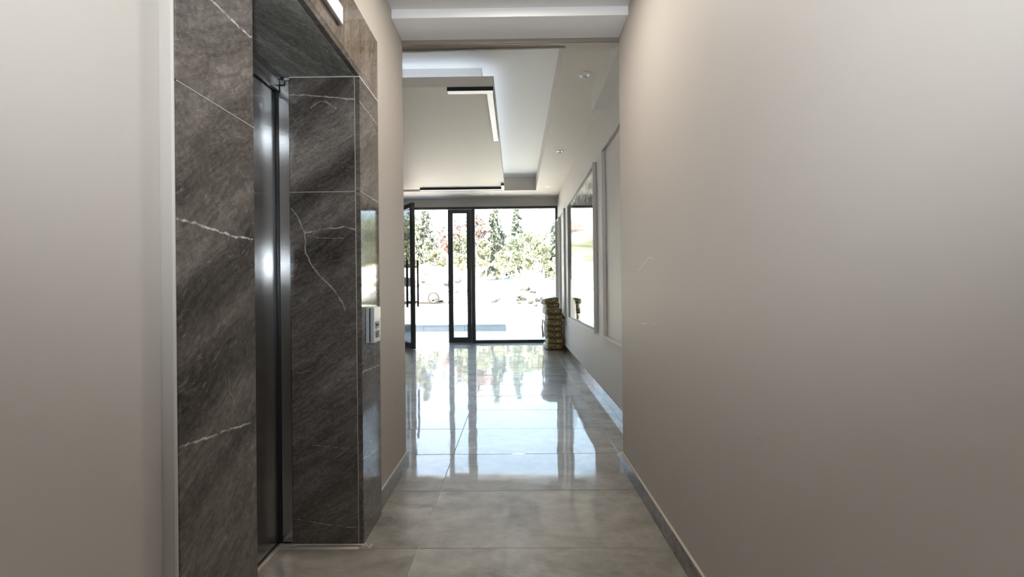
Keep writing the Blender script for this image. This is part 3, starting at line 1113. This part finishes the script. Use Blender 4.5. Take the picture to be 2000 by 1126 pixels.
kb = thing('kerb_step', (-6.0, 13.4, -0.01), 'low grey stone step across the porch outside the entrance', 'step')
for i in range(8):
    x1 = -0.300 - i * 1.2
    box('kerb_stone', x1 - 1.196, x1, 13.25, 13.55, -0.012, 0.165, M['kerb'], kb, 0.004)
    box('step_tread', x1 - 1.196, x1, 13.22, 14.3, 0.165, 0.19, M['kerb_top'], kb, 0.004)
# ramp beside the step
bm = bmesh.new()
pr = [(12.2, -0.004), (15.2, 0.20), (15.2, -0.2), (12.2, -0.2)]
A = [bm.verts.new((-0.29, y, z)) for y, z in pr]
B = [bm.verts.new((7.9, y, z)) for y, z in pr]
for k in range(4):
    bm.faces.new((A[k], A[(k + 1) % 4], B[(k + 1) % 4], B[k]))
bm.faces.new(A[::-1]); bm.faces.new(B)
bmesh.ops.recalc_face_normals(bm, faces=bm.faces[:])
tag(finish('entrance_ramp', bm, M['porch']), 'pale paved ramp rising outside beside the stone step', 'ramp')


def gz(x, y):
    t = max(0.0, y - 14.0)
    z = 0.17 + 0.030 * min(t, 11) + 0.095 * max(0.0, min(t - 11, 26)) + 0.10 * max(0.0, t - 37)
    amp = min(1.0, max(0.0, (y - 14.5) / 6))
    if not (20.5 < y < 26.5 and x < -2.5):
        z += 0.12 * amp * noise.noise(Vector((x * 0.35, y * 0.35, 3.1))) + 0.05 * amp * noise.noise(Vector((x * 1.3, y * 1.3, 0.2)))
    return z


bm = bmesh.new()
NXg, NYg = 90, 80
grid = []
for j in range(NYg + 1):
    y = 13.5 + (j / NYg) ** 1.4 * 66
    row = []
    for i in range(NXg + 1):
        x = -45 + 75 * i / NXg
        row.append(bm.verts.new((x, y, gz(x, y) - (0.02 if j else 0.3))))
    grid.append(row)
for j in range(NYg):
    for i in range(NXg):
        bm.faces.new((grid[j][i], grid[j][i + 1], grid[j + 1][i + 1], grid[j + 1][i])).smooth = True
finish('ground', bm, M['ground'], kind='structure')


def heap(x, y, rx_, ry_, h, label, seed):
    bm = bmesh.new()
    n, mrings = 36, 10
    rings = []
    for j in range(mrings):
        f = j / mrings
        ring = []
        for i in range(n):
            a = 2 * math.pi * i / n
            rr = 1 - f
            px, py = x + math.cos(a) * rx_ * rr, y + math.sin(a) * ry_ * rr
            pz = gz(px, py) - 0.05 + h * (f ** 0.8) * (0.9 + 0.5 * noise.noise(Vector((px * 0.8, py * 0.8, seed)))) + 0.10 * (f > 0) * noise.noise(Vector((px * 3, py * 3, seed)))
            ring.append(bm.verts.new((px, py, pz)))
        rings.append(ring)
    top = bm.verts.new((x, y, gz(x, y) + h * 0.95))
    for A, B in zip(rings, rings[1:]):
        for i in range(n):
            bm.faces.new((A[i], A[(i + 1) % n], B[(i + 1) % n], B[i]))
    for i in range(n):
        bm.faces.new((rings[-1][i], rings[-1][(i + 1) % n], top))
    o = finish('rubble_heap', bm, M['dirt'])
    tag(o, label, 'rubble heap')

    def hz(px, py):
        f = 1 - min(1, math.hypot((px - x) / rx_, (py - y) / ry_))
        return gz(px, py) - 0.05 + h * (f ** 0.8) * 0.9
    return hz


rock_me = []
for s in range(5):
    bm = bmesh.new()
    bmesh.ops.create_icosphere(bm, subdivisions=2, radius=1.0)
    for v in bm.verts:
        v.co *= 1 + 0.45 * noise.noise(v.co * 1.1 + Vector((s * 9, 0, 0)))
        v.co.z *= 0.62
    me = bpy.data.meshes.new('rock')
    bm.to_mesh(me); bm.free(); me.materials.append(M['rock'])
    rock_me.append(me)


def rocks(n, cx, cy, sx, sy, hz, label, group, r0, r1):
    for k in range(n):
        px, py = cx + random.gauss(0, sx), cy - abs(random.gauss(0, sy))
        r = random.uniform(r0, r1)
        o = bpy.data.objects.new('rock', random.choice(rock_me))
        C.objects.link(o)
        o.location = (px, py, hz(px, py) + r * 0.25)
        o.scale = (r, r * random.uniform(0.7, 1.2), r)
        o.rotation_euler = (random.uniform(-0.4, 0.4), random.uniform(-0.4, 0.4), random.uniform(0, 6))
        tag(o, label, 'rock', group)


h1 = heap(0.1, 22.5, 2.6, 1.9, 1.05, 'low pale rubble heap on the open ground outside the fixed pane', 1.0)
rocks(26, 0.2, 22.2, 1.0, 0.8, h1, 'grey broken rock on the low rubble heap outside the fixed pane', 'rocks on the low rubble heap', 0.08, 0.24)
h2 = heap(-6.0, 31.0, 5.2, 3.0, 2.1, 'tall pale earth heap behind the white car', 5.0)
rocks(26, -5.6, 29.8, 1.8, 1.2, h2, 'grey broken rock on the tall earth heap behind the car', 'rocks on the tall earth heap', 0.10, 0.30)
rocks(10, 1.9, 24.5, 0.5, 0.6, gz, 'grey broken rock scattered on bare ground beyond the low heap', 'scattered rocks', 0.07, 0.2)

# ---- white car, nose to the right
M['car'] = plain('car_paint', (0.72, 0.73, 0.74), 0.25, 0.0, 0.6, var=0.01)
M['car_glass'] = plain('car_glass', (0.03, 0.035, 0.04), 0.05)
M['car_lamp'] = plain('car_headlight', (0.16, 0.17, 0.18), 0.1)
M['rim'] = plain('alloy_rim', (0.10, 0.10, 0.105), 0.4, 0.3)
CXc, CYc = -4.33, 24.0               # front wheel centre plan
gzc = 0.17 + 0.030 * 9.9
car = thing('car', (CXc - 1.35, CYc + 0.8, gzc), 'white saloon car parked outside beyond the open door leaf', 'car')
# body: stations along x (relative to front axle), each: (x, z_bottom, z_belt, z_top, halfwidth)
st = [(0.92, 0.32, 0.52, 0.60, 0.55), (0.82, 0.22, 0.60, 0.70, 0.76), (0.55, 0.19, 0.66, 0.80, 0.86), (0.0, 0.19, 0.72, 0.91, 0.90), (-0.55, 0.19, 0.78, 0.98, 0.91),
      (-0.75, 0.19, 0.80, 1.00, 0.91), (-1.6, 0.19, 0.84, 0.99, 0.91), (-2.6, 0.19, 0.86, 1.0, 0.91), (-3.1, 0.22, 0.88, 1.03, 0.89), (-3.45, 0.28, 0.86, 1.03, 0.82), (-3.6, 0.40, 0.80, 0.95, 0.70)]
yc = CYc + 0.8
bm = bmesh.new()
rings = []
for x, zb, zbelt, zt, hw in st:
    prof = [(-hw * 0.93, zb), (-hw, zb + 0.15), (-hw, zbelt - 0.05), (-hw * 0.96, zbelt + 0.05), (-hw * 0.82, zt - 0.01), (-hw * 0.4, zt + 0.02), (hw * 0.4, zt + 0.02), (hw * 0.82, zt - 0.01), (hw * 0.96, zbelt + 0.05), (hw, zbelt - 0.05), (hw, zb + 0.15), (hw * 0.93, zb)]
    rings.append([bm.verts.new((CXc + x, yc + py, gzc + pz)) for py, pz in prof])
for A, B in zip(rings, rings[1:]):
    for i in range(12):
        bm.faces.new((A[i], A[(i + 1) % 12], B[(i + 1) % 12], B[i])).smooth = True
bm.faces.new(rings[0]); bm.faces.new(rings[-1][::-1])
bmesh.ops.recalc_face_normals(bm, faces=bm.faces[:])
body = finish('car_body', bm, M['car'], car)
# cabin
bm = bmesh.new()
cab = [(-0.72, 0.99, 0.99, 0.80), (-1.45, 0.98, 1.41, 0.64), (-2.1, 0.98, 1.45, 0.62), (-2.7, 0.98, 1.36, 0.62), (-3.2, 1.0, 1.01, 0.74)]
rings = []
for x, z0, z1, hw in cab:
    rings.append([bm.verts.new((CXc + x, yc + py, gzc + pz)) for py, pz in ((-0.84, z0), (-hw, z1 - 0.03), (-hw * 0.85, z1), (hw * 0.85, z1), (hw, z1 - 0.03), (0.84, z0))])
for A, B in zip(rings, rings[1:]):
    for i in range(5):
        bm.faces.new((A[i], A[i + 1], B[i + 1], B[i])).smooth = i in (1, 2, 3)
bmesh.ops.recalc_face_normals(bm, faces=bm.faces[:])
finish('cabin', bm, M['car_glass'], car)
bm = bmesh.new()
rr = [(-1.40, 1.405, 0.60), (-2.1, 1.465, 0.60), (-2.72, 1.37, 0.60)]
rings = [[bm.verts.new((CXc + x, yc + py, gzc + z)) for py in (-hw - 0.03, -hw * 0.5, hw * 0.5, hw + 0.03)] for x, z, hw in rr]
for A, B in zip(rings, rings[1:]):
    for i in range(3):
        bm.faces.new((A[i], A[i + 1], B[i + 1], B[i]))
bmesh.ops.solidify(bm, geom=bm.faces[:], thickness=0.03)
finish('roof', bm, M['car'], car)
bm = bmesh.new()
bx(bm, CXc + 0.42, CXc + 0.80, yc - 0.88, yc - 0.70, gzc + 0.60, gzc + 0.71, 0.03, 0, 2)
finish('headlight', bm, M['car_lamp'], car)
bm = bmesh.new()
bx(bm, CXc - 0.98, CXc - 0.80, yc - 1.05, yc - 0.86, gzc + 0.98, gzc + 1.12, 0.04, 0, 2)
finish('wing_mirror', bm, M['car'], car)
for wx in (0.0, -2.7):
    for side in (-1, 1):
        wy = yc + side * 0.80
        face = -1 if side < 0 else 1
        bm = bmesh.new()
        lathe(bm, [(0.20, -0.09), (0.30, -0.11), (0.325, -0.07), (0.325, 0.07), (0.30, 0.11), (0.225, 0.115), (0.22, 0.06), (0.0, 0.06)], (CXc + wx, wy, gzc + 0.325), (0, face, 0), 32)
        tyre = finish('tyre', bm, M['rubber'], car, loc=(CXc + wx, wy, gzc + 0.325))
        bm = bmesh.new()
        lathe(bm, [(0.228, 0.07), (0.228, 0.118), (0.205, 0.118), (0.20, 0.07)], (CXc + wx, wy, gzc + 0.325), (0, face, 0), 32)
        for k in range(5):
            a = 2 * math.pi * k / 5 + 0.3
            for da in (-0.13, 0.13):
                c0 = Vector((CXc + wx, wy + face * 0.10, gzc + 0.325))
                p1 = c0 + Vector((math.cos(a + da) * 0.21, 0, math.sin(a + da) * 0.21))
                p0 = c0 + Vector((math.cos(a) * 0.03, 0, math.sin(a) * 0.03))
                cyl(bm, p0, p1, 0.020, 0.016, 6)
        cyl(bm, (CXc + wx, wy + face * 0.07, gzc + 0.325), (CXc + wx, wy + face * 0.118, gzc + 0.325), 0.05, 0.04, 12)
        finish('rim', bm, M['rim'], tyre)

# ---- trees and shrubs
def leaf_mat(name, lo, hi):
    t = NT(name)
    nz = t.noise(t.pos(), 1.6, 4, 0.7)
    c = t.ramp(nz.outputs['Fac'], [(0.35, lo), (0.65, hi)])
    t.bsdf(c, 0.7, 0.0, 0.2)
    return t.m


M['conifer'] = leaf_mat('conifer_needles', (0.07, 0.08, 0.06), (0.2, 0.215, 0.165))
M['yellowgreen'] = leaf_mat('yellow_green_leaves', (0.19, 0.195, 0.13), (0.36, 0.36, 0.26))
M['redleaf'] = leaf_mat('reddish_leaves', (0.2, 0.13, 0.115), (0.36, 0.27, 0.245))
M['palegreen'] = leaf_mat('pale_green_leaves', (0.16, 0.185, 0.12), (0.33, 0.35, 0.26))
M['shrub'] = leaf_mat('shrub_leaves', (0.08, 0.11, 0.045), (0.19, 0.23, 0.1))
M['bark'] = plain('pale_bark', (0.42, 0.38, 0.33), 0.8, var=0.2)


def quads(bm, pts, size, rng):
    for p in pts:
        nrm = Vector((rng.gauss(0, 1), rng.gauss(0, 1), rng.gauss(0, 0.7))).normalized()
        a = nrm.orthogonal().normalized()
        a.rotate(Matrix.Rotation(rng.uniform(0, 6.28), 3, nrm))
        b = nrm.cross(a)
        s = size * rng.uniform(0.6, 1.3)
        a *= s; b *= s * 0.6
        v = [bm.verts.new(p + q) for q in (-a, -b, a, b)]
        bm.faces.new(v)


def tree(name, kind, x, y, h, rad, mat, label, seed, cat='tree', group='trees beyond the open ground'):
    rng = random.Random(seed)
    z0 = gz(x, y) - 0.05
    t = thing(name, (x, y, z0), label, cat, group)
    bm = bmesh.new()
    th = h * (0.92 if kind == 'conifer' else 0.7)
    lean = rng.uniform(-0.25, 0.25)
    cyl(bm, (x, y, z0), (x + lean * 0.5, y, z0 + th * 0.5), 0.018 * h + 0.03, 0.013 * h + 0.02, 8)
    cyl(bm, (x + lean * 0.5, y, z0 + th * 0.5), (x + lean, y, z0 + th), 0.013 * h + 0.02, 0.02, 8)
    if kind == 'broad':
        for k in range(6):
            a = rng.uniform(0, 6.28)
            zb = z0 + h * rng.uniform(0.25, 0.5)
            cyl(bm, (x + lean * 0.3, y, zb), (x + math.cos(a) * rad * 0.7, y + math.sin(a) * rad * 0.7, zb + h * 0.3), 0.05, 0.015, 6)
    if kind != 'shrub':
        finish('trunk', bm, M['bark'], t)
    else:
        bm.free()
    bm = bmesh.new()
    pts = []
    if kind == 'conifer':
        tiers = 15
        for k in range(tiers):
            f = k / (tiers - 1)
            zz_ = z0 + h * (0.14 + 0.84 * f)
            R_ = rad * (1 - f) ** 0.85 + 0.12
            nb = int(7 + 6 * (1 - f))
            for b in range(nb):
                a = rng.uniform(0, 6.28)
                L_ = R_ * rng.uniform(0.65, 1.1)
                for s in range(int(6 + 20 * L_ / max(rad, 0.1))):
                    q = rng.random() ** 0.7
                    pts.append(Vector((x + lean * f + math.cos(a) * L_ * q + rng.gauss(0, 0.10), y + math.sin(a) * L_ * q + rng.gauss(0, 0.10), zz_ - 0.35 * q * q * R_ + rng.gauss(0, 0.07))))
        quads(bm, pts, 0.17, rng)
    elif kind == 'broad':
        blobs = []
        for k in range(16):
            a = rng.uniform(0, 6.28); r_ = rad * rng.uniform(0, 0.75)
            blobs.append((Vector((x + math.cos(a) * r_, y + math.sin(a) * r_, z0 + h * rng.uniform(0.38, 0.9))), rad * rng.uniform(0.28, 0.5)))
        for c_, r_ in blobs:
            for s in range(120):
                d = Vector((rng.gauss(0, 1), rng.gauss(0, 1), rng.gauss(0, 0.8))).normalized() * r_ * rng.uniform(0.55, 1.05)
                pts.append(c_ + d)
        quads(bm, pts, 0.155, rng)
    else:
        for s in range(int(900 * rad)):
            d = Vector((rng.gauss(0, 1), rng.gauss(0, 1), abs(rng.gauss(0, 1)))).normalized() * rng.uniform(0.35, 1.0)
            d *= 1 + 0.3 * noise.noise(d * 2 + Vector((seed, 0, 0)))
            pts.append(Vector((x + d.x * rad, y + d.y * rad * 0.8, z0 + 0.05 + d.z * h)))
        quads(bm, pts, 0.11, rng)
    finish('foliage', bm, mat, t)
    return t


sd = 100
spec = [
    ('conifer_tree', 'conifer', -7.8, 39, 6.6, 1.9, 'conifer', 'broad dark conifer rising behind the tall earth heap'),
    ('conifer_tree', 'conifer', -1.7, 42, 7.0, 1.8, 'conifer', 'tall dark conifer left of the two seen through the fixed pane'),
    ('conifer_tree', 'conifer', -0.05, 46, 7.0, 1.5, 'conifer', 'slim conifer standing between the tall conifer and open sky'),
    ('conifer_tree', 'conifer', 3.6, 41, 5.6, 1.7, 'conifer', 'conifer at the edge of the view beside the pane post'),
    ('maple_tree', 'broad', -3.3, 40, 6.0, 1.1, 'redleaf', 'red-leaved tree beside the glazed door mullion'),
    ('deciduous_tree', 'broad', -5.6, 43, 6.4, 1.9, 'redleaf', 'pale reddish tree beyond the narrow door leaf'),
    ('deciduous_tree', 'broad', 1.6, 43, 4.6, 1.7, 'palegreen', 'round pale green tree below the open sky'),
    ('deciduous_tree', 'broad', -10.2, 42, 6.2, 2.2, 'palegreen', 'pale green tree beyond the open door leaf'),
    ('conifer_tree', 'conifer', -13.6, 41, 7.4, 2.2, 'conifer', 'large conifer far beyond the parked car'),
    ('deciduous_tree', 'broad', 6.4, 43, 6.0, 2.3, 'yellowgreen', 'yellowing tree hidden partly behind the lobby wall'),
    ('deciduous_tree', 'broad', -18.6, 43, 6.4, 2.3, 'yellowgreen', 'yellowing tree furthest along the tree line past the car'),
    ('conifer_tree', 'conifer', 9.5, 42, 7.0, 2.1, 'conifer', 'conifer furthest along the tree line past the ramp'),
]
for nm, kd, x, y, h, r_, mt, lb in spec:
    sd += 1
    tree(nm, kd, x, y, h, r_, M[mt], lb, sd)
# slim saplings with pale stems at the foot of the tree line
for k in range(22):
    sd += 1
    x = -15 + k * 1.15 + random.uniform(-0.15, 0.15)
    y = 35.6 + (0.7 if k % 2 else -0.6)
    green = k % 3 == 1
    tree('sapling', 'broad', x, y, random.uniform(3.0, 4.3), random.uniform(0.55, 0.8), M['palegreen' if green else 'yellowgreen'],
         'slim %s sapling in the thicket before the tall trees' % ('green-leaved' if green else 'yellow-leaved'), sd, 'sapling',
         '%s saplings in the thicket' % ('green' if green else 'yellow'))
for x, y, h, r_, lb in ((-8.1, 33.4, 1.5, 1.3, 'bright green shrub on the tall earth heap'), (-5.2, 33.4, 1.2, 1.2, 'bright green shrub on the tall earth heap'),
                        (-11.2, 33.4, 1.5, 1.4, 'bright green shrub on the tall earth heap')):
    sd += 1
    tree('shrub', 'shrub', x, y, h, r_, M['shrub'], lb, sd, 'shrub', 'green shrubs on the earth heap')
